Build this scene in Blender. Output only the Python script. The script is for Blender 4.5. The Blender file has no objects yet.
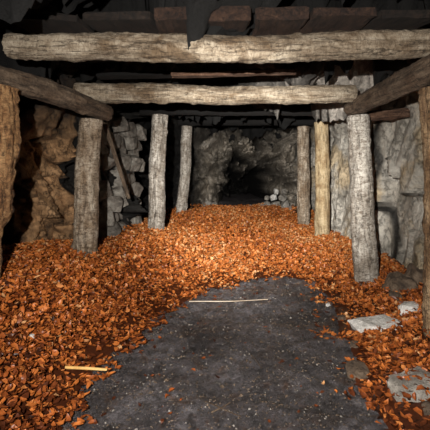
import bpy, bmesh, math, random
import numpy as np
from mathutils import Vector, noise, Matrix
random.seed(7); rng=np.random.default_rng(11)
S=bpy.context.scene
COL=S.collection

# ---------------------------------------------------------------- materials
def newmat(name):
    m=bpy.data.materials.new(name); m.use_nodes=True
    nt=m.node_tree; b=nt.nodes['Principled BSDF']
    return m,nt,b
def ramp(nt,stops):
    r=nt.nodes.new('ShaderNodeValToRGB'); e=r.color_ramp.elements
    while len(e)<len(stops): e.new(0.5)
    for i,(p,c) in enumerate(stops):
        e[i].position=p; e[i].color=(*c,1)
    return r
def noi(nt,vec,scale,detail=6,rough=.6,dist=0):
    n=nt.nodes.new('ShaderNodeTexNoise'); n.inputs['Scale'].default_value=scale
    n.inputs['Detail'].default_value=detail; n.inputs['Roughness'].default_value=rough
    n.inputs['Distortion'].default_value=dist
    nt.links.new(vec,n.inputs['Vector']); return n
def mixc(nt,mode,fac,a,b):
    m=nt.nodes.new('ShaderNodeMix'); m.data_type='RGBA'; m.blend_type=mode
    if isinstance(fac,(int,float)): m.inputs[0].default_value=fac
    else: nt.links.new(fac,m.inputs[0])
    for i,v in ((6,a),(7,b)):
        if isinstance(v,tuple): m.inputs[i].default_value=(*v,1)
        else: nt.links.new(v,m.inputs[i])
    return m.outputs[2]
def bump(nt,b,h,strength,dist,prev=None):
    n=nt.nodes.new('ShaderNodeBump'); n.inputs['Strength'].default_value=strength
    n.inputs['Distance'].default_value=dist
    nt.links.new(h,n.inputs['Height'])
    if prev: nt.links.new(prev,n.inputs['Normal'])
    nt.links.new(n.outputs[0],b.inputs['Normal']); return n.outputs[0]

def rock_mat(name,c_dark,c_mid,c_light,scale=3.0,rough=.75,bs=.6,attr=True,tint=None,veins=0):
    m,nt,b=newmat(name)
    tc=nt.nodes.new('ShaderNodeTexCoord'); v=tc.outputs['Object']
    n1=noi(nt,v,scale,12,.68,.3)
    r=ramp(nt,[(.36,c_dark),(.5,c_mid),(.64,c_light)])
    nt.links.new(n1.outputs['Fac'],r.inputs[0])
    col=r.outputs[0]
    n2=noi(nt,v,scale*8,10,.75)
    r2=ramp(nt,[(.36,(.4,.4,.4)),(.56,(1,1,1))]); nt.links.new(n2.outputs['Fac'],r2.inputs[0])
    col=mixc(nt,'MULTIPLY',.7,col,r2.outputs[0])
    if tint:
        n3=noi(nt,v,1.3,5,.6); r3=ramp(nt,[(.47,(0,0,0)),(.58,(1,1,1))]); nt.links.new(n3.outputs['Fac'],r3.inputs[0])
        col=mixc(nt,'MIX',r3.outputs[0],col,mixc(nt,'MULTIPLY',1,col,tint))
    p=None
    if veins:
        mp=nt.nodes.new('ShaderNodeMapping'); mp.inputs['Scale'].default_value=(1.6,1.6,.7); mp.inputs['Rotation'].default_value=(.35,.2,0)
        nt.links.new(v,mp.inputs[0])
        n5=noi(nt,mp.outputs[0],1.7,8,.68,.2)
        r5=ramp(nt,[(.478,(1,1,1)),(.497,(.10,.09,.08)),(.503,(.10,.09,.08)),(.52,(1,1,1))]); nt.links.new(n5.outputs['Fac'],r5.inputs[0])
        col=mixc(nt,'MULTIPLY',veins,col,r5.outputs[0])
        p=bump(nt,b,r5.outputs[0],.6,.03)
    if attr:
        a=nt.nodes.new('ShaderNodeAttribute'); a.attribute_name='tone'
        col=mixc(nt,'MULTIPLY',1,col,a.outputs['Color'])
    nt.links.new(col,b.inputs['Base Color']); b.inputs['Roughness'].default_value=rough
    p=bump(nt,b,n1.outputs['Fac'],bs,.12,p)
    bump(nt,b,n2.outputs['Fac'],bs,.03,p)
    return m

def wood_mat(name,c_dark,c_mid,c_light,bs=.7,blotch=(.45,.33,.22),bark=.5,crack=.8):
    m,nt,b=newmat(name)
    tc=nt.nodes.new('ShaderNodeTexCoord'); oi=nt.nodes.new('ShaderNodeObjectInfo')
    ad=nt.nodes.new('ShaderNodeVectorMath'); ad.operation='ADD'
    sc=nt.nodes.new('ShaderNodeMath'); sc.operation='MULTIPLY'; sc.inputs[1].default_value=37
    nt.links.new(oi.outputs['Random'],sc.inputs[0])
    nt.links.new(tc.outputs['Object'],ad.inputs[0]); nt.links.new(sc.outputs[0],ad.inputs[1])
    v=ad.outputs[0]
    mp=nt.nodes.new('ShaderNodeMapping'); mp.inputs['Scale'].default_value=(14,14,2.6)
    nt.links.new(v,mp.inputs[0])
    n1=noi(nt,mp.outputs[0],1.2,12,.72,.5)
    r=ramp(nt,[(.33,c_dark),(.48,c_mid),(.64,c_light)]); nt.links.new(n1.outputs['Fac'],r.inputs[0])
    n2=noi(nt,v,3.2,8,.7,.5)
    r2=ramp(nt,[(.38,blotch),(.56,(1,1,1))]); nt.links.new(n2.outputs['Fac'],r2.inputs[0])
    col=mixc(nt,'MULTIPLY',.85,r.outputs[0],r2.outputs[0])
    mp3=nt.nodes.new('ShaderNodeMapping'); mp3.inputs['Scale'].default_value=(9,9,.7)
    nt.links.new(v,mp3.inputs[0])
    n4=noi(nt,mp3.outputs[0],1.5,5,.6,.5)
    r4=ramp(nt,[(.48,(1,1,1)),(.498,(.1,.08,.06)),(.502,(.1,.08,.06)),(.518,(1,1,1))]); nt.links.new(n4.outputs['Fac'],r4.inputs[0])
    col=mixc(nt,'MULTIPLY',crack,col,r4.outputs[0])
    mp5=nt.nodes.new('ShaderNodeMapping'); mp5.inputs['Scale'].default_value=(1,1,2.4)
    nt.links.new(v,mp5.inputs[0])
    n3=noi(nt,mp5.outputs[0],17,9,.8,.9)
    r3=ramp(nt,[(.41,(.25,.2,.16)),(.54,(1,1,1))]); nt.links.new(n3.outputs['Fac'],r3.inputs[0])
    col=mixc(nt,'MULTIPLY',bark,col,r3.outputs[0])
    nt.links.new(col,b.inputs['Base Color']); b.inputs['Roughness'].default_value=.8
    p=bump(nt,b,n1.outputs['Fac'],bs,.03)
    p=bump(nt,b,r4.outputs[0],bs*.8,.012,p)
    bump(nt,b,n3.outputs['Fac'],min(1,bs*bark*2),.03,p)
    return m
def end_mat():
    m,nt,b=newmat('end_grain')
    tc=nt.nodes.new('ShaderNodeTexCoord'); w=nt.nodes.new('ShaderNodeTexWave')
    w.wave_type='RINGS'; w.rings_direction='Z'; w.inputs['Scale'].default_value=22; w.inputs['Distortion'].default_value=2.5
    nt.links.new(tc.outputs['Object'],w.inputs['Vector'])
    r=ramp(nt,[(.2,(.12,.08,.04)),(.8,(.26,.18,.10))]); nt.links.new(w.outputs['Color'],r.inputs[0])
    nt.links.new(r.outputs[0],b.inputs['Base Color']); b.inputs['Roughness'].default_value=.85
    return m

M_BEAM=wood_mat('pale_beam_wood',(.19,.14,.09),(.44,.36,.26),(.62,.54,.42),.8,(.34,.25,.16),.6,.85)
M_POST=wood_mat('barked_post_wood',(.20,.15,.10),(.54,.44,.33),(.78,.69,.56),1,(.48,.38,.28),.9,.6)
M_GREY=wood_mat('grey_post_wood',(.22,.20,.17),(.60,.55,.48),(.84,.80,.72),1,(.50,.45,.40),.9,.7)
M_GOLD=wood_mat('golden_post_wood',(.26,.18,.09),(.56,.43,.25),(.70,.57,.36),.6,(.5,.4,.3),.4,.6)
M_SHADED=wood_mat('shaded_black_wood',(.001,.0008,.0006),(.003,.002,.0015),(.006,.004,.003),.8,(.5,.4,.3),.6)  # near-black colour stands in for shade on rear beams and roof boards
M_DARK=wood_mat('dark_brown_wood',(.006,.004,.0025),(.018,.011,.007),(.036,.021,.013),.8,(.5,.4,.3),.6)  # plain very dark brown wood tone
M_BROWN=wood_mat('brown_plate_wood',(.06,.04,.025),(.19,.135,.09),(.34,.25,.17),.8,(.40,.30,.22),.6)
M_RED=wood_mat('reddish_block_wood',(.012,.006,.004),(.045,.021,.012),(.085,.043,.024),.8,(.5,.4,.3),.6)
M_STUB=wood_mat('reddish_stub_wood',(.06,.03,.02),(.20,.11,.07),(.34,.21,.14),.8,(.5,.4,.3),.6)
M_ROT=wood_mat('rotten_orange_wood',(.09,.04,.015),(.46,.24,.095),(.74,.46,.22),1.0,(.28,.19,.12),.7,.9)
M_EDGE=wood_mat('weathered_edge_wood',(.16,.09,.045),(.46,.30,.16),(.66,.49,.31),.8,(.4,.3,.2),.7,.8)
M_TWIG=wood_mat('pale_twig_wood',(.3,.24,.17),(.48,.40,.31),(.6,.53,.43),.3,(.8,.7,.6),.2,0)
M_STICK=wood_mat('yellow_stick_wood',(.5,.28,.08),(.75,.46,.15),(.85,.6,.25),.3,(.8,.7,.6),.2,0)
M_END=end_mat()
M_WALLL=rock_mat('fractured_wall_rock',(.14,.11,.08),(.38,.31,.23),(.60,.52,.42),2.4,.7,.9,veins=.7)
M_WALLR=rock_mat('pale_wall_rock',(.36,.34,.30),(.68,.65,.59),(.90,.88,.82),1.7,.5,.9,True,(1.0,.86,.66),veins=.45)
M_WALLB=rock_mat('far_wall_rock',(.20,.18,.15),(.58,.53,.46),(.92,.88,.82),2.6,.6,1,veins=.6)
M_CEIL=rock_mat('smoky_shaded_ceiling_rock',(.005,.0045,.004),(.012,.011,.0095),(.03,.0275,.024),2.5,.85,.8)  # smoky dark rock, with the beams' shadow put into the colour
M_RPALE=rock_mat('pale_loose_rock',(.58,.56,.52),(.82,.80,.76),(.93,.92,.89),4,.5,.5,False)
M_RGREY=rock_mat('grey_loose_rock',(.16,.145,.125),(.36,.33,.29),(.56,.53,.48),4,.65,.6,False)
M_RSTACK=rock_mat('stacked_wall_stone',(.09,.078,.066),(.27,.24,.205),(.52,.49,.43),3,.6,.9,False)
M_RBRN=rock_mat('brown_loose_rock',(.05,.034,.024),(.15,.105,.07),(.27,.20,.14),4,.75,.6,False)

def floor_mat():
    m,nt,b=newmat('damp_dirt_ground')
    tc=nt.nodes.new('ShaderNodeTexCoord'); v=tc.outputs['Object']
    n1=noi(nt,v,1.5,10,.68,.5)
    r=ramp(nt,[(.36,(.06,.053,.055)),(.5,(.15,.136,.142)),(.64,(.30,.28,.295))]); nt.links.new(n1.outputs['Fac'],r.inputs[0])
    n2=noi(nt,v,12,14,.9)
    r2=ramp(nt,[(.43,(.15,.14,.14)),(.50,(.8,.79,.8)),(.57,(1.4,1.38,1.42))]); nt.links.new(n2.outputs['Fac'],r2.inputs[0])
    col=mixc(nt,'MULTIPLY',.95,r.outputs[0],r2.outputs[0])
    n3=noi(nt,v,5,6,.7,.8); r3=ramp(nt,[(.54,(0,0,0)),(.64,(1,1,1))]); nt.links.new(n3.outputs['Fac'],r3.inputs[0])
    col=mixc(nt,'MIX',r3.outputs[0],col,mixc(nt,'MULTIPLY',1,col,(.95,.66,.48)))
    nt.links.new(col,b.inputs['Base Color'])
    rr=nt.nodes.new('ShaderNodeMapRange'); rr.inputs[3].default_value=.25; rr.inputs[4].default_value=.6
    nt.links.new(n2.outputs['Fac'],rr.inputs[0]); nt.links.new(rr.outputs[0],b.inputs['Roughness'])
    b.inputs['Specular IOR Level'].default_value=.8
    p=bump(nt,b,n1.outputs['Fac'],.8,.12)
    bump(nt,b,n2.outputs['Fac'],1,.08,p)
    return m
def leaf_mat():
    m,nt,b=newmat('dry_beech_leaf')
    a=nt.nodes.new('ShaderNodeAttribute'); a.attribute_name='tone'
    r=ramp(nt,[(0,(.03,.010,.005)),(.25,(.13,.034,.011)),(.5,(.38,.102,.023)),(.75,(.60,.19,.042)),(.95,(.66,.26,.08)),(1,(.70,.38,.17))])
    nt.links.new(a.outputs['Fac'],r.inputs[0])
    tc=nt.nodes.new('ShaderNodeTexCoord'); n=noi(nt,tc.outputs['Object'],60,3,.6)
    r2=ramp(nt,[(.3,(.45,.4,.36)),(.6,(1,1,1))]); nt.links.new(n.outputs['Fac'],r2.inputs[0])
    col=mixc(nt,'MULTIPLY',.75,r.outputs[0],r2.outputs[0])
    nt.links.new(col,b.inputs['Base Color']); b.inputs['Roughness'].default_value=.42
    b.inputs['Specular IOR Level'].default_value=.4
    return m
M_FLOOR=floor_mat(); M_LEAF=leaf_mat()

# ---------------------------------------------------------------- helpers
def mesh_obj(name,verts,faces,mats,label=None,cat=None,kind=None,group=None,smooth=True,loc=None):
    me=bpy.data.meshes.new(name); me.from_pydata([tuple(v) for v in verts],[],faces); me.update()
    for m in mats: me.materials.append(m)
    if smooth:
        me.polygons.foreach_set('use_smooth',[True]*len(me.polygons))
    o=bpy.data.objects.new(name,me); COL.objects.link(o)
    if label: o['label']=label
    if cat: o['category']=cat
    if kind: o['kind']=kind
    if group: o['group']=group
    if loc: o.location=loc
    return o
def set_tone(me,vals):
    vals=np.asarray(vals,dtype=np.float32)
    if vals.ndim==1:
        a=me.attributes.new('tone','FLOAT','POINT'); a.data.foreach_set('value',vals)
    else:
        a=me.attributes.new('tone','FLOAT_COLOR','POINT')
        a.data.foreach_set('color',np.concatenate([vals,np.ones((len(vals),1),np.float32)],1).ravel())

def log(name,p0,p1,r0,r1,mat,seed,label,cat,group=None,bend=.015,rough=.06,sq=2.0,ns=40,aspect=1.0,knots=4,endm=None,rf=None):
    p0=Vector(p0);p1=Vector(p1);L=(p1-p0).length
    rn=random.Random(seed)
    nl=max(6,int(L/.024)); V=[];F=[]
    kn=[(rn.uniform(.08,.92)*L,rn.uniform(0,6.28),rn.uniform(.04,.09)) for _ in range(knots)]
    off=Vector((seed*3.1,seed*1.7,0))
    for i in range(nl+1):
        t=i/nl; z=t*L; R=(r0+(r1-r0)*t) if rf is None else rf(t)
        cx=bend*(noise.noise(Vector((seed*5.3,z*.9,0)))-noise.noise(Vector((seed*5.3,0,0)))*(1-t)-noise.noise(Vector((seed*5.3,L*.9,0)))*t)*2
        cy=bend*noise.noise(Vector((seed*9.3+40,z*.7,0)))*1.2*math.sin(math.pi*t)
        for j in range(ns):
            a=2*math.pi*j/ns; c,s=math.cos(a),math.sin(a)
            k=(abs(c)**sq+abs(s)**sq)**(-1/sq)
            r=R*k
            r*=1+rough*1.6*noise.noise(Vector((c*1.1,s*1.1,z*1.6))+off)+rough*1.3*noise.noise(Vector((c*3,s*3,z*3))+off)\
               +rough*1.0*noise.noise(Vector((c*6,s*6,z*9))+off)+rough*1.1*noise.noise(Vector((c*9,s*9,z*28))+off)
            gq=noise.noise(Vector((c*2.6,s*2.6,z*.6))+off*2)
            r*=1-rough*1.4*max(0,1-abs(gq)/.06)
            for kz,ka,kr in kn:
                da=(a-ka+math.pi)%(2*math.pi)-math.pi
                d2=((z-kz)/kr)**2+(da*R/kr)**2
                if d2<4: r+=R*.22*math.exp(-d2*1.5)-R*.12*math.exp(-d2*9)
            if i in (0,nl): r*=.96
            V.append((cx+c*r*aspect,cy+s*r,z))
    for i in range(nl):
        for j in range(ns):
            a=i*ns+j;b=i*ns+(j+1)%ns
            F.append((a,b,b+ns,a+ns))
    nf=len(F)
    def cap(base,flip):
        c0=len(V); pts=[V[base+j] for j in range(ns)]
        V.extend(pts); cc=(sum(p[0] for p in pts)/ns,sum(p[1] for p in pts)/ns,sum(p[2] for p in pts)/ns); V.append(cc)
        for j in range(ns):
            a,b=c0+j,c0+(j+1)%ns
            F.append((b,a,c0+ns) if flip else (a,b,c0+ns))
    cap(0,True); cap(nl*ns,False)
    o=mesh_obj(name,V,F,[mat,endm or M_END],label,cat,None,group)
    for p in o.data.polygons:
        if p.index>=nf: p.material_index=1; p.use_smooth=False
    o.location=p0
    q=(p1-p0).to_track_quat('Z','Y')
    if (p1-p0).normalized().z>.8:
        d=(p1-p0).normalized(); q=Vector((0,0,1)).rotation_difference(d)
    o.rotation_mode='QUATERNION'; o.rotation_quaternion=q
    return o

def plank(name,p0,p1,w,t,mat,seed,label,cat,group=None,roll=0):
    p0=Vector(p0);p1=Vector(p1);L=(p1-p0).length; nl=max(4,int(L/.05)); V=[];F=[]
    prof=[(-1,-.8),(-.9,-1),(-.3,-1),(.3,-1),(.9,-1),(1,-.8),(1,.8),(.9,1),(.3,1),(-.3,1),(-.9,1),(-1,.8)]
    n=len(prof)
    for i in range(nl+1):
        z=i/nl*L
        e=.10*noise.noise(Vector((seed,z*2,0)))
        for j,(a,b) in enumerate(prof):
            x=a*w/2*(1+e+.10*noise.noise(Vector((seed+a,z*5,3))))
            y=b*t/2*(1+.3*noise.noise(Vector((seed+a*2,z*4,b))))+.02*noise.noise(Vector((seed,z,9)))
            zz=z+(.10*noise.noise(Vector((a*4,seed,1))) if i in(0,nl) else 0)
            V.append((x,y,zz))
    for i in range(nl):
        for j in range(n):
            a=i*n+j;b=i*n+(j+1)%n; F.append((a,b,b+n,a+n))
    F.append(tuple(reversed(range(n)))); F.append(tuple(nl*n+j for j in range(n)))
    o=mesh_obj(name,V,F,[mat],label,cat,None,group,smooth=False)
    o.location=p0; d=(p1-p0).normalized()
    o.rotation_mode='QUATERNION'; o.rotation_quaternion=d.to_track_quat('Z','Y')@Matrix.Rotation(roll,3,'Z').to_quaternion()
    return o

def rock(name,loc,size,seed,mat,label,group=None,rot=0,cat='rock',sides=6,tilt=(0,0),nz=.03):
    """angular broken stone: convex hull of a jittered prism, bevelled, then roughened"""
    rn=random.Random(seed); bm=bmesh.new(); a0=rn.uniform(0,6)
    for lv,sc in ((-.5,.92),(.12,1.0),(.5,.80)):
        for i in range(sides):
            a=a0+6.283*(i+rn.uniform(-.3,.3))/sides; r=sc*rn.uniform(.8,1.05)*.5
            bm.verts.new((math.cos(a)*r,math.sin(a)*r,lv+rn.uniform(-.09,.09)))
    r_=bmesh.ops.convex_hull(bm,input=bm.verts)
    bmesh.ops.delete(bm,geom=[g for g in r_['geom_interior'] if isinstance(g,bmesh.types.BMVert)],context='VERTS')
    bmesh.ops.dissolve_limit(bm,angle_limit=math.radians(9),verts=bm.verts,edges=bm.edges)
    for v in bm.verts: v.co=Vector((v.co.x*size[0],v.co.y*size[1],v.co.z*size[2]))
    ms=min(size)
    try: bmesh.ops.bevel(bm,geom=list(bm.edges),offset=ms*.06,segments=2,affect='EDGES',profile=.6)
    except Exception: pass
    bmesh.ops.triangulate(bm,faces=bm.faces)
    for _ in range(3):
        lim=max(size)/12
        es=[e for e in bm.edges if e.calc_length()>lim]
        if not es: break
        bmesh.ops.subdivide_edges(bm,edges=es,cuts=1); bmesh.ops.triangulate(bm,faces=bm.faces)
    bm.normal_update(); off=Vector((seed*1.3,0,seed*.7)); M=max(size)
    dv=[(v,v.normal*(M*nz*noise.fractal(v.co*(3.2/M)+off,1,2,5))) for v in bm.verts]
    for v,d in dv: v.co+=d
    me=bpy.data.meshes.new(name); bm.to_mesh(me); bm.free(); me.materials.append(mat)
    me.polygons.foreach_set('use_smooth',[True]*len(me.polygons))
    try: me.set_sharp_from_angle(angle=math.radians(22))
    except Exception: pass
    o=bpy.data.objects.new(name,me); COL.objects.link(o); o.location=loc; o.rotation_euler=(tilt[0],tilt[1],rot)
    o['label']=label; o['category']=cat
    if group: o['group']=group
    return o

# ---------------------------------------------------------------- terrain functions
PATH=np.array([(-.80,-1),(-.86,1.6),(-.90,2.35),(-.93,2.8),(-.90,3.15),(-.78,3.6),(-.60,4.15),(-.42,4.65),(-.12,5.1),(.25,5.5),(.66,5.8),(1.0,5.87),(1.25,5.7),(1.38,5.3),(1.38,4.9),(1.32,4.4),(1.16,3.8),(1.15,3.3),(1.0,2.8),(1.03,2.35),(1.0,1.5),(.95,-1)])
def sdist(x,y):
    """positive outside of the bare path"""
    x=np.atleast_1d(x).astype(float);y=np.atleast_1d(y).astype(float)
    d=np.full(x.shape,1e9); ins=np.zeros(x.shape,bool); n=len(PATH)
    for i in range(n):
        ax,ay=PATH[i];bx,by=PATH[(i+1)%n]
        ex,ey=bx-ax,by-ay; t=np.clip(((x-ax)*ex+(y-ay)*ey)/(ex*ex+ey*ey),0,1)
        d=np.minimum(d,np.hypot(x-ax-t*ex,y-ay-t*ey))
        c=((ay>y)!=(by>y))
        with np.errstate(divide='ignore',invalid='ignore'):
            xi=ax+(y-ay)*ex/(ey if ey!=0 else 1e-9)
        ins^=c&(x<xi)
    return np.where(ins,-d,d)
CP=np.array([(-1.5,4.8,.52),(-1.02,7,.45),(-.75,10,.47),(1.9,5.2,.06),(2.1,8,.2),(2.1,9.5,.27),(.3,8,.38),(.6,11,.5),(1.4,11,.45),(-1.9,3,.50),(-2.5,4,.56),(-2,2,.44),(-2.5,1,.4),(1.7,3,.10),(1.7,1,.1),(1.8,4,.08),(.8,7,.22),(2.6,5,.15),(2.6,3,.15),(.6,13,.42),(2.2,12.5,.45),(-1.2,12,.5)])
def ground(x,y):
    x=np.atleast_1d(x).astype(float);y=np.atleast_1d(y).astype(float)
    w=0;s=0
    for cx,cy,cz in CP:
        k=1/((x-cx)**2+(y-cy)**2+.15)**1.5; w=w+k; s=s+k*cz
    H=s/w
    t=np.clip(sdist(x,y)/1.0,0,1); t=t*t*(3-2*t)*.85+.15*np.clip(sdist(x,y)/.25,0,1)
    return H*t+.03*np.sin(x*3.1+y*1.7)*t+.025*np.sin(x*7.3-y*5.1)*t
def g1(x,y): return float(ground(x,y)[0])

def interp(pts,y):
    return float(np.interp(y,[p[0] for p in pts],[p[1] for p in pts]))
XL=[(-1,-2.6),(2,-2.9),(3.4,-3.1),(4.3,-3.6),(4.9,-3.4),(5.35,-2.7),(6.0,-2.2),(6.3,-2.2),(7,-2.1),(8.0,-1.95),(8.4,-2.1),(8.7,-2.6),(9.5,-2.9),(12,-2.8),(15,-2.6)]
XR=[(-1,2.4),(3,2.7),(4,2.9),(6.1,2.88),(6.45,2.76),(6.8,2.60),(8,2.58),(9.5,2.66),(11,2.74),(13,2.74),(15,2.9)]

def facet(q,tilt):
    d,pts=noise.voronoi(q); c=pts[0]
    h2=noise.cell(c*5.7+Vector((11,5,2)));h3=noise.cell(c*9.7+Vector((1,8,2)));h4=noise.cell(c*8.3+Vector((4,1,6)))
    dl=q-c
    return tilt*(dl.x*(h4-.5)+dl.y*(h2-.5)+dl.z*(h3-.5))*2
def rockn(x,y,z,seed,lump=1.0,fine=1.0,f1=1.0,f2=1.0):
    p=Vector((x+seed,y,z))
    w=Vector((noise.noise(p*.8),noise.noise(p*.8+Vector((9,0,0))),noise.noise(p*.8+Vector((0,9,0)))))*.35+\
      Vector((noise.noise(p*3),noise.noise(p*3+Vector((9,0,0))),noise.noise(p*3+Vector((0,9,0)))))*.10
    q=p+w
    a=abs(noise.noise(q*.9)); b_=abs(noise.noise(q*2.3+Vector((3,1,7)))); c_=abs(noise.noise(q*4.7+Vector((5,2,7))))
    o=lump*(.32*a+.10*b_)+fine*(f1*facet(q*1.1,.22)+f2*facet(q*3.1+Vector((2,2,2)),.05)+f2*facet(q*8,.02)+.05*c_+.05*noise.fractal(q*4,.75,2,6))
    o+=.10*noise.fractal(p*.6,1,2,4)
    cre=min(1,a/.05)*.6+min(1,b_/.04)*.4
    return o-.08,cre

# ---------------------------------------------------------------- structure
def wall(name,pts,sign,mat,y0,y1,z1,fn,tonef,st=.035):
    ny=int((y1-y0)/st);nz=int((z1+.3)/st)
    V=[];F=[];T=[]
    for i in range(ny+1):
        y=y0+(y1-y0)*i/ny; x=interp(pts,y)
        dx=interp(pts,y+.15)-interp(pts,y-.15); n=Vector((-sign*.3,sign*dx,0)).normalized()
        for j in range(nz+1):
            z=-.3+(z1+.3)*j/nz
            o,e=fn(x,y,z)
            o+=.22*max(0,z-2.3)
            V.append((x+n.x*o,y+n.y*o,z))
            T.append(tonef(x,y,z,e))
    for i in range(ny):
        for j in range(nz):
            a=i*(nz+1)+j; q=(a,a+1,a+nz+2,a+nz+1)
            F.append(q if sign>0 else q[::-1])
    ob=mesh_obj(name,V,F,[mat],kind='structure',smooth=True); set_tone(ob.data,T)
    return ob
def fl(x,y,z): return rockn(x,y*1.0,z*1.1,3.3,.9,1.0,1.1,1.2)
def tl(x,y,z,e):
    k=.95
    if y<5.25: k*=.02  # near stretch painted almost black, standing in for an unlit void
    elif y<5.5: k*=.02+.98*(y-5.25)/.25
    elif y>8.4: k*=.02  # rear recess painted almost black as shade
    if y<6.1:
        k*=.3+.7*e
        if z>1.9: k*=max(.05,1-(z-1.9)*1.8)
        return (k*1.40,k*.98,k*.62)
    k*=.03  # backing painted near black, as shade in the gaps between slabs
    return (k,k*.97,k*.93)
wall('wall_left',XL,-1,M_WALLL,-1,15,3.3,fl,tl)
def fr(x,y,z): return rockn(x,y,z*.42,8.1,.9,.75,.6,.7)
def tr(x,y,z,e):
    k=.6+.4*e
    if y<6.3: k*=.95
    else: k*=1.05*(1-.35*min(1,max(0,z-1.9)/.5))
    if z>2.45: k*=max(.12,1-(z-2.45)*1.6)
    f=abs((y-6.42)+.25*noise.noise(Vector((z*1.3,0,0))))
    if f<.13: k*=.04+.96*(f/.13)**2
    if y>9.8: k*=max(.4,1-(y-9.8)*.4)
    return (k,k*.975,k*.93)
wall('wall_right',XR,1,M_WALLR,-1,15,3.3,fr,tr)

YB=15.2
def back():
    V=[];F=[];T=[]; st=.042
    nx=int(7/st); nz=int(3.9/st)
    for i in range(nx+1):
        x=-3.2+7*i/nx
        for j in range(nz+1):
            z=-.3+3.9*j/nz
            u=(x-1.35-.25*noise.noise(Vector((z*1.7,3,0))))/1.45; w=max(0,z)/(2.75)
            rr=(abs(u)**2.2+w**2.0)**(1/2.1)+.34*noise.fractal(Vector((x*2.0,z*2.0,5)),.9,2,6)
            t=min(1,max(0,(1.0-rr)/.60)); t=t**1.2
            o,e=rockn(x*1.1,YB,z*1.1,5.5,2.6,2.0)
            sh=2.2*min(1.3,max(0,abs(x-1.3)-.9))+1.2*max(0,z-2.1)
            y=YB-o*2.2-sh+8*t+1.2*noise.noise(Vector((x*1.6,z*1.6,20)))*min(1,t*4)
            V.append((x,y,z))
            k=(.4+.6*e)*max(.02,(1-t*2.0))  # colour falls to black inside the opening, painting the passage unlit
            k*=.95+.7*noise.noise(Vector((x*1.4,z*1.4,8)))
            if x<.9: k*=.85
            if x<-.3: k*=max(.02,1-(-.3-x)/.4)  # left edge, and the top below, painted towards black as shade
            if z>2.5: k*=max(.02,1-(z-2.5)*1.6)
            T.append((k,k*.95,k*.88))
    for i in range(nx):
        for j in range(nz):
            a=i*(nz+1)+j; F.append((a,a+nz+1,a+nz+2,a+1))
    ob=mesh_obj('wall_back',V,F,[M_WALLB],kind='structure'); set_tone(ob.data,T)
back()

def ceiling():
    V=[];F=[];T=[]; nx,ny=170,320
    for i in range(nx+1):
        x=-4+8*i/nx
        for j in range(ny+1):
            y=-1+16.5*j/ny
            o,e=rockn(x,y,3,2.2,.8,1.2)
            z=3.26-o*1.0-.03*max(0,y-9)
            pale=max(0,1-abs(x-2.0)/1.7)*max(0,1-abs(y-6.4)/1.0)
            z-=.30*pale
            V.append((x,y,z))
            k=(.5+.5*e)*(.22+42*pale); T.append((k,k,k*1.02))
    for i in range(nx):
        for j in range(ny):
            a=i*(ny+1)+j; F.append((a,a+1,a+ny+2,a+ny+1))
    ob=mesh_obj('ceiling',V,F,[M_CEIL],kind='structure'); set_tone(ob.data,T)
ceiling()

def fz(x,y): return .04*noise.fractal(Vector((x*1.5,y*1.5,0)),1,2,6)+.026*noise.fractal(Vector((x*6,y*6,1)),.65,2,5)-.014
def floor():
    V=[];F=[]; nx,ny=340,620
    for i in range(nx+1):
        x=-3.8+7.8*i/nx
        for j in range(ny+1):
            y=-1+30*(j/ny)**1.8
            z=fz(x,y)
            if y>12: z+=min(.4,(y-12)*.2)
            V.append((x,y,z))
    for i in range(nx):
        for j in range(ny):
            a=i*(ny+1)+j; F.append((a,a+ny+1,a+ny+2,a+1))
    mesh_obj('floor',V,F,[M_FLOOR],kind='structure')
floor()

# ---------------------------------------------------------------- leaf litter
LT=np.array([(-.5,0,0),(-.2,.25,.03),(.2,.22,.03),(.5,0,0),(.2,-.22,.03),(-.2,-.25,.03),(-.2,0,-.03),(.2,0,-.03)])
LF=[(0,6,1),(1,6,7,2),(2,7,3),(0,5,6),(5,4,7,6),(4,3,7)]
def leaves_verts(x,y,z,L,tilt):
    n=len(x); P=np.repeat(LT[None],n,0).copy()
    P[:,:,2]+=(rng.normal(.3,.8,n)[:,None])*(P[:,:,0]**2)+rng.normal(.6,1.5,n)[:,None]*(P[:,:,1]**2)
    P[:,:,1]+=rng.normal(0,.25,n)[:,None]*P[:,:,0]**2
    P[:,:,1]*=rng.uniform(.7,1.3,n)[:,None]
    P+=rng.normal(0,.03,P.shape)
    P*=L[:,None,None]
    a=rng.uniform(0,6.283,n); tx=rng.normal(0,tilt,n); ty=rng.normal(0,tilt,n)
    def rot(P,i,j,t):
        c=np.cos(t)[:,None];s=np.sin(t)[:,None]; A=P[:,:,i]*c-P[:,:,j]*s;B=P[:,:,i]*s+P[:,:,j]*c
        P[:,:,i]=A;P[:,:,j]=B
    rot(P,1,2,tx); rot(P,0,2,ty); rot(P,0,1,a)
    P[:,:,0]+=x[:,None];P[:,:,1]+=y[:,None];P[:,:,2]+=z[:,None]
    return P
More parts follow.
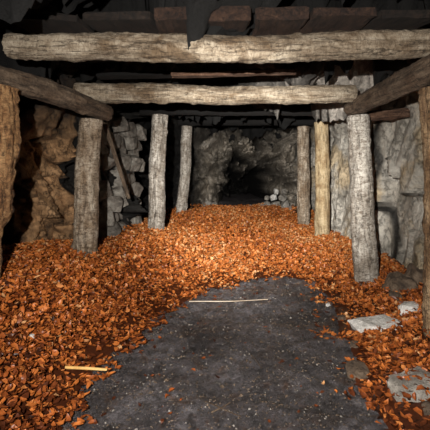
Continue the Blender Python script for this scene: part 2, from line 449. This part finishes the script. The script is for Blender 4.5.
def litter():
    xs=[];ys=[];Ls=[]
    for (y0,y1,den,L0) in ((1.5,3.0,3300,.054),(3.0,4.5,3000,.055),(4.5,6.5,2500,.057),(6.5,9,1800,.061),(9,13.2,1100,.068)):
        n=int((y1-y0)*5.9*den); x=rng.uniform(-3.2,2.7,n); y=rng.uniform(y0,y1,n)
        xl=np.interp(y,[p[0] for p in XL],[p[1] for p in XL])+.04; xr=np.interp(y,[p[0] for p in XR],[p[1] for p in XR])-.04
        d=sdist(x,y)+.13*np.sin(x*9+y*4)*np.sin(y*7-x*3)+.07*np.sin(x*23)*np.sin(y*19)
        keep=(x>xl)&(x<xr)&(rng.uniform(0,1,n)<np.clip((d+.18)/.42,0,1)**1.8)
        keep&=(np.abs(x/y)<.64)
        bare=(x>1.1)&(y<4.6)&(np.sin(x*5.1+1)*np.sin(y*3.3+.5)>.1)&(rng.uniform(0,1,n)<.75)
        keep&=~bare
        keep&=~((y>11)&((x<-.55+.45*(y-11))|(x>2.1-.25*(y-11)))&(rng.uniform(0,1,n)<.85))
        xs.append(x[keep]);ys.append(y[keep]);Ls.append(L0*rng.uniform(.6,1.35,keep.sum()))
    x=np.concatenate(xs);y=np.concatenate(ys);L=np.concatenate(Ls)
    d=sdist(x,y)
    z=ground(x,y)+.018+rng.uniform(0,1,len(x))**1.3*.07*np.clip(d/.3,.12,1)
    P=leaves_verts(x,y,z,L,np.clip(.15+d*.9,.2,.55))
    n=len(x); print('LEAVES',n)
    tone=np.clip(rng.normal(.51,.23,n)+.08*np.sin(x*2.1+y*1.3)+.09*np.clip(y-4,-2.2,2),0,1)
    gx,gy=150,220
    X,Y=np.meshgrid(np.linspace(-3.2,2.8,gx),np.linspace(-1,13.8,gy),indexing='ij')
    Z=ground(X.ravel(),Y.ravel()); D=sdist(X.ravel(),Y.ravel())
    Z=np.where(D>0,Z,-.06)
    xl=np.interp(Y.ravel(),[p[0] for p in XL],[p[1] for p in XL]);xr=np.interp(Y.ravel(),[p[0] for p in XR],[p[1] for p in XR])
    BV=np.stack([X.ravel(),Y.ravel(),Z],1); BF=[]
    ok=(BV[:,0]>xl-.1)&(BV[:,0]<xr+.1)&(D>-.02)
    for i in range(gx-1):
        for j in range(gy-1):
            q=(i*gy+j,(i+1)*gy+j,(i+1)*gy+j+1,i*gy+j+1)
            if ok[q[0]] and ok[q[1]] and ok[q[2]] and ok[q[3]]: BF.append(q)
    nb=len(BV)
    V=np.concatenate([BV,P.reshape(-1,3)])
    lf=np.array([i for f in LF for i in f])
    loops=(lf[None,:]+8*np.arange(n)[:,None]+nb).ravel()
    sizes=np.tile([len(f) for f in LF],n)
    loops=np.concatenate([np.array(BF).ravel(),loops]); sizes=np.concatenate([np.full(len(BF),4),sizes])
    starts=np.concatenate([[0],np.cumsum(sizes)[:-1]])
    me=bpy.data.meshes.new('leaf_litter')
    me.vertices.add(len(V)); me.vertices.foreach_set('co',V.astype(np.float32).ravel())
    me.loops.add(len(loops)); me.loops.foreach_set('vertex_index',loops.astype(np.int32))
    me.polygons.add(len(sizes)); me.polygons.foreach_set('loop_start',starts.astype(np.int32))
    try: me.polygons.foreach_set('loop_total',sizes.astype(np.int32))
    except Exception: pass
    me.update(calc_edges=True); me.validate()
    me.materials.append(M_LEAF)
    set_tone(me,np.concatenate([np.full(nb,.10),np.repeat(tone,8)]))
    o=bpy.data.objects.new('leaf_litter',me); COL.objects.link(o)
    o['label']='deep drift of dry rust-orange beech leaves covering the tunnel floor'; o['category']='leaves'; o['kind']='stuff'
litter()
def stray():
    n=0
    while n<120:
        x=random.uniform(-.85,1.3); y=random.uniform(2.2,5.6)
        d=float(sdist(x,y)[0])
        if d>-.08 or random.random()>math.exp(d*2.8)+.05: continue
        P=leaves_verts(np.array([0.]),np.array([0.]),np.array([0.]),np.array([random.uniform(.02,.055)]),.12)[0]
        P[:,2]-=P[:,2].min()
        o=mesh_obj('fallen_leaf',P,LF,[M_LEAF],'single dry brown beech leaf lying on dark gravel','leaf',None,'stray leaves on the bare path',False,(x,y,fz(x,y)+.010))
        set_tone(o.data,[random.uniform(.05,.5)]*8); n+=1
stray()

def gravel():
    V=[];F=[]
    base=[(1,0,0),(-1,0,0),(0,1,0),(0,-1,0),(0,0,1),(0,0,-1)]
    fs=[(0,2,4),(2,1,4),(1,3,4),(3,0,4),(2,0,5),(1,2,5),(3,1,5),(0,3,5)]
    n=0
    while n<8000:
        x=random.uniform(-1.0,1.3);y=random.uniform(1.9,5.9)
        if sdist(x,y)[0]>-.01: continue
        s=random.choice([.003,.004,.007])*random.uniform(.7,1.4)*(2.4 if random.random()<.02 else 1); b=len(V);a=random.uniform(0,3)
        for p in base:
            q=Vector(p)*s*random.uniform(.6,1.3)
            V.append((x+q.x*math.cos(a)-q.y*math.sin(a),y+q.x*math.sin(a)+q.y*math.cos(a),fz(x,y)+.003+q.z*.7))
        F+= [tuple(b+i for i in f) for f in fs]; n+=1
    o=mesh_obj('gravel',V,F,[M_RBRN,M_RGREY],'fine grit scattered over the damp dirt path','gravel','stuff',smooth=False)
    o.data.polygons.foreach_set('material_index',np.repeat((rng.uniform(0,1,n)<.15).astype(np.int32),8))
gravel()

# ---------------------------------------------------------------- timber
G='round timber pit props along the tunnel'
def post(xb,yb,xt,yt,zt,r0,r1,mat,seed,label,**k):
    return log('timber_post',(xb,yb,-.03),(xt,yt,zt),r0,r1,mat,seed,label,'wooden post',G,**k)
post(-1.60,4.8,-1.50,4.85,2.17,.150,.135,M_POST,1,'thick brown barked timber post sunk in leaves under a side log',rough=.065)
post(-1.06,7.0,-.96,7.0,2.55,.142,.135,M_GREY,2,'grey weathered timber post standing in leaves beside fractured rock')
post(-.86,10.0,-.70,10.0,2.72,.13,.13,M_GREY,3,'slim pale grey post at the rear of the leaf drift')
post(1.99,5.2,1.86,5.2,2.27,.155,.138,M_GREY,4,'tall grey barked timber post standing at the edge of the leaves',rough=.065)
post(2.16,8.0,2.12,8.0,2.56,.145,.135,M_GOLD,5,'smooth golden timber post against the pale rock wall')
post(2.12,9.5,2.09,9.5,2.65,.15,.14,M_POST,6,'brown timber post next to a golden one in the leaves')
def rrot(t):
    k=min(1,max(0,(t-.45)/.08)); k=k*k*(3-2*k); return .085+.078*k
post(-2.0,3.5,-1.90,3.5,2.27,.10,.16,M_ROT,7,'rotten orange timber post with split decayed surface',rough=.14,bend=.02,rf=rrot,knots=9)
post(1.98,3.5,1.95,3.5,2.26,.13,.15,M_EDGE,8,'weathered brown timber post under the end of a side log',rough=.09,knots=7)
GB='heavy cap beams across the tunnel'
def beam(p0,p1,r0,r1,mat,seed,label,**k):
    return log('cap_beam',p0,p1,r0,r1,mat,seed,label,'wooden beam',GB,**k)
beam((-1.86,3.6,2.66),(1.98,3.6,2.685),.112,.124,M_BEAM,11,'pale debarked round beam spanning the tunnel above the side logs',bend=.09,rough=.085,knots=14)
beam((-1.74,5.0,2.53),(1.76,5.05,2.52),.118,.112,M_BEAM,12,'pale tan round beam resting on the side logs over two posts',bend=.07,rough=.075,knots=10)
beam((-1.35,7.2,2.70),(2.35,7.5,2.72),.12,.12,M_SHADED,13,'shade-black round beam set across grey posts')
beam((-1.2,10,2.86),(2.5,9.7,2.82),.12,.12,M_SHADED,14,'shade-black round beam set across the rearmost posts')
GP='side logs lying along the post tops'
def plate(p0,p1,r0,r1,mat,seed,label,**k):
    return log('side_log',p0,p1,r0,r1,mat,seed,label,'wooden log',GP,**k)
plate((-1.38,5.12,2.29),(-2.12,2.95,2.42),.100,.12,M_BROWN,21,'brown weathered log running along the post tops beneath the beams',rough=.09,bend=.04)
plate((1.82,5.35,2.39),(1.93,3.10,2.42),.110,.125,M_BROWN,22,'brown round log laid on the tall grey post top',rough=.08)
log('timber_stub',(1.98,5.62,2.30),(2.68,5.55,2.36),.075,.065,M_STUB,24,'short reddish log stub wedged against the rock wall','wooden log',rough=.09)
log('leaning_pole',(-1.30,6.05,1.15),(-1.58,5.70,2.25),.026,.034,M_BROWN,25,'thin brown pole leaning against the fractured rock','wooden pole',knots=1,ns=16)

for k,(y,z,w_,x0,x1,m) in enumerate([(4.2,2.92,.30,-1.7,1.5,M_SHADED),(4.72,2.88,.16,-1.5,1.0,M_SHADED),(5.05,2.77,.13,-.55,1.0,M_STUB),(5.5,2.86,.22,-1.6,.6,M_SHADED)]):
    plank('roof_board',(x0,y,z+random.uniform(-.01,.02)),(x1,y+random.uniform(-.1,.1),z+random.uniform(-.01,.03)),w_,.05,m,130+k,'rough dark roof board lying across the gallery','wooden plank','roof boards over the cap beams')
for k,(x,w_,t,m) in enumerate([(-1.50,.60,.06,M_DARK),(-.86,.60,.07,M_DARK),(-.33,.38,.11,M_RED),(0.10,.42,.13,M_RED),(.58,.46,.11,M_RED),(1.12,.56,.07,M_RED),(1.70,.54,.06,M_DARK)]):
    plank('roof_block',(x,3.44+random.uniform(-.04,.06),2.88+random.uniform(-.01,.03)),(x+random.uniform(-.05,.05),4.0,2.92+random.uniform(-.02,.02)),w_,t,m,150+k,'broken reddish-brown board end resting on the first cap beam','wooden plank','broken board ends over the first beam')

# ---------------------------------------------------------------- loose rocks
def gr(x,y,dz=0): return (x,y,g1(x,y)+dz)
rock('rock',gr(1.53,3.78,.05),(.60,.38,.11),31,M_RPALE,'flat whitish slab lying among wet leaves',rot=.15,sides=5,tilt=(.14,.05))
rock('rock',gr(1.97,4.05,.06),(.28,.2,.10),32,M_RPALE,'small pale grey stone beside the whitish slab',rot=.5,sides=5)
rock('rock',gr(2.20,4.75,.08),(.50,.42,.24),33,M_RBRN,'jagged brown boulder at the foot of the rock wall',rot=.9,nz=.09)
rock('rock',gr(2.45,4.9,.12),(.30,.34,.24),44,M_RBRN,'broken brown stone leaning on a boulder',rot=.2,nz=.09,tilt=(.3,.3))
rock('rock',gr(1.08,3.02,.02),(.2,.22,.09),34,M_RBRN,'dark brown stone at the edge of the path',rot=.3,tilt=(.2,0))
rock('rock',gr(1.36,2.70,.02),(.50,.34,.08),35,M_RGREY,'angular grey-brown slab half covered by leaves',rot=.3,sides=5,tilt=(.10,-.12),nz=.05)
rock('rock',gr(1.36,2.42,.01),(.26,.2,.07),43,M_RBRN,'jagged brown stone beside a larger slab',rot=1.5,sides=5,tilt=(.2,.1),nz=.05)
rock('rock',gr(2.0,4.45,.04),(.22,.18,.14),36,M_RBRN,'small brown stone among leaves beside the post',rot=1.4)
rock('rock',gr(2.35,4.2,.06),(.34,.28,.16),40,M_RBRN,'brown broken stone below the rock wall',rot=.4,nz=.07)
rock('rock',gr(1.22,3.5,.01),(.10,.10,.05),37,M_RBRN,'fist-sized brown stone on bare ground',rot=1.4)
rock('rock',gr(1.32,4.15,.01),(.12,.09,.05),41,M_RBRN,'small brown stone at the path edge',rot=.4)
rock('rock',gr(1.30,4.6,.01),(.08,.06,.03),42,M_RPALE,'little pale stone at the path edge',rot=.9)
rock('rock',gr(-1.35,2.95,.06),(.05,.04,.03),38,M_RPALE,'small pale stone poking out of the leaves',rot=1.4)
for i,(x,y,s,dz) in enumerate([(1.95,12.9,.36,.0),(1.68,13.0,.28,.0),(2.2,12.6,.36,.0),(1.92,13.1,.26,.28),(1.55,12.7,.18,.0),(2.2,13.0,.32,.27),(2.02,13.2,.22,.50),(.0,13.0,.30,.0),(-.25,12.9,.28,.0),(1.72,13.2,.2,.22),(1.42,12.8,.16,.0),(2.2,11.9,.2,.0),(.25,13.2,.22,.0),(1.2,13.2,.16,.0),(2.27,13.2,.22,.52),(1.85,12.5,.15,.0),(2.05,12.3,.14,.0)]):
    zz=g1(x,y)+s*.22+dz
    rock('rubble_stone',(x,y,zz),(s*1.1,s*.8,s*.7),90+i,M_RPALE if i in(3,6,10) else M_RGREY,'angular pale grey rubble block heaped by the passage opening','rubble around the passage opening',rot=i*.8,tilt=(i*.3%.8,i*.7%.6),nz=.04,sides=4)
rn=random.Random(5); z=.42; idx=0
while z<2.4:
    hgt=rn.uniform(.17,.30); y=6.2+rn.uniform(0,.3)
    while y<8.0:
        wd=rn.uniform(.32,.60); hh=hgt*rn.uniform(.75,1.2)
        xx=interp(XL,y+wd/2)+.27+rn.uniform(-.14,.14)
        if rn.random()>.14:
            rock('wall_boulder',(xx,y+wd/2,z+hh/2),(.52,wd*1.15,hh*1.15),200+idx,M_RSTACK,'rough jagged dark grey slab piled behind the posts','jagged slabs piled beside the tunnel',rot=rn.uniform(-.9,.7),sides=4,tilt=(rn.uniform(-.40,.40),rn.uniform(-.3,.3)),nz=.03)
            idx+=1
        y+=wd+rn.uniform(0,.06)
    z+=hgt

log('twig',(-.30,4.62,.04),(.62,4.68,.045),.007,.004,M_TWIG,61,'long pale bare twig lying across the gravel','twig',knots=0,ns=8,bend=.02,endm=M_TWIG)
log('stick',(-1.08,2.88,g1(-1.08,2.88)+.04),(-.80,2.96,.06),.012,.010,M_STICK,62,'short yellow split stick lying on leaves','stick',knots=0,ns=8,bend=.004,endm=M_STICK)
for i,(a,b) in enumerate([((-.06,2.62),(.16,2.47)),((-.02,2.50),(.10,2.62)),((.30,3.3),(.36,3.1))]):
    log('twig',(*a,fz(*a)+.015),(*b,fz(*b)+.015),.005,.003,M_BROWN,70+i,'thin short twig on dark gravel','twig',knots=0,ns=7,bend=.02)

# ---------------------------------------------------------------- light & camera
w=bpy.data.worlds.new('World'); S.world=w; w.use_nodes=True
w.node_tree.nodes['Background'].inputs[0].default_value=(.02,.022,.03,1); w.node_tree.nodes['Background'].inputs[1].default_value=.05
def spot(name,loc,target,power,ang,blend,size,col):
    l=bpy.data.lights.new(name,'SPOT'); l.energy=power; l.spot_size=math.radians(ang); l.spot_blend=blend; l.shadow_soft_size=size; l.color=col
    o=bpy.data.objects.new(name,l); COL.objects.link(o); o.location=loc
    o.rotation_euler=(Vector(target)-Vector(loc)).to_track_quat('-Z','Y').to_euler(); return o
spot('hand_torch',(-.35,-.3,1.78),(.8,8,1.0),1200,100,1,.02,(1,.94,.87))
spot('hand_torch_core',(-.35,-.3,1.78),(1.0,10,1.0),4200,40,1,.02,(1,.96,.90))
cam=bpy.data.cameras.new('camera'); co=bpy.data.objects.new('camera',cam); COL.objects.link(co)
co.location=(0,0,1.5); co.rotation_euler=(math.radians(90),0,0)
cam.sensor_width=36; cam.lens=36*400/430; cam.shift_y=-40/430; cam.clip_start=.05
S.camera=co
S.view_settings.view_transform='Standard'
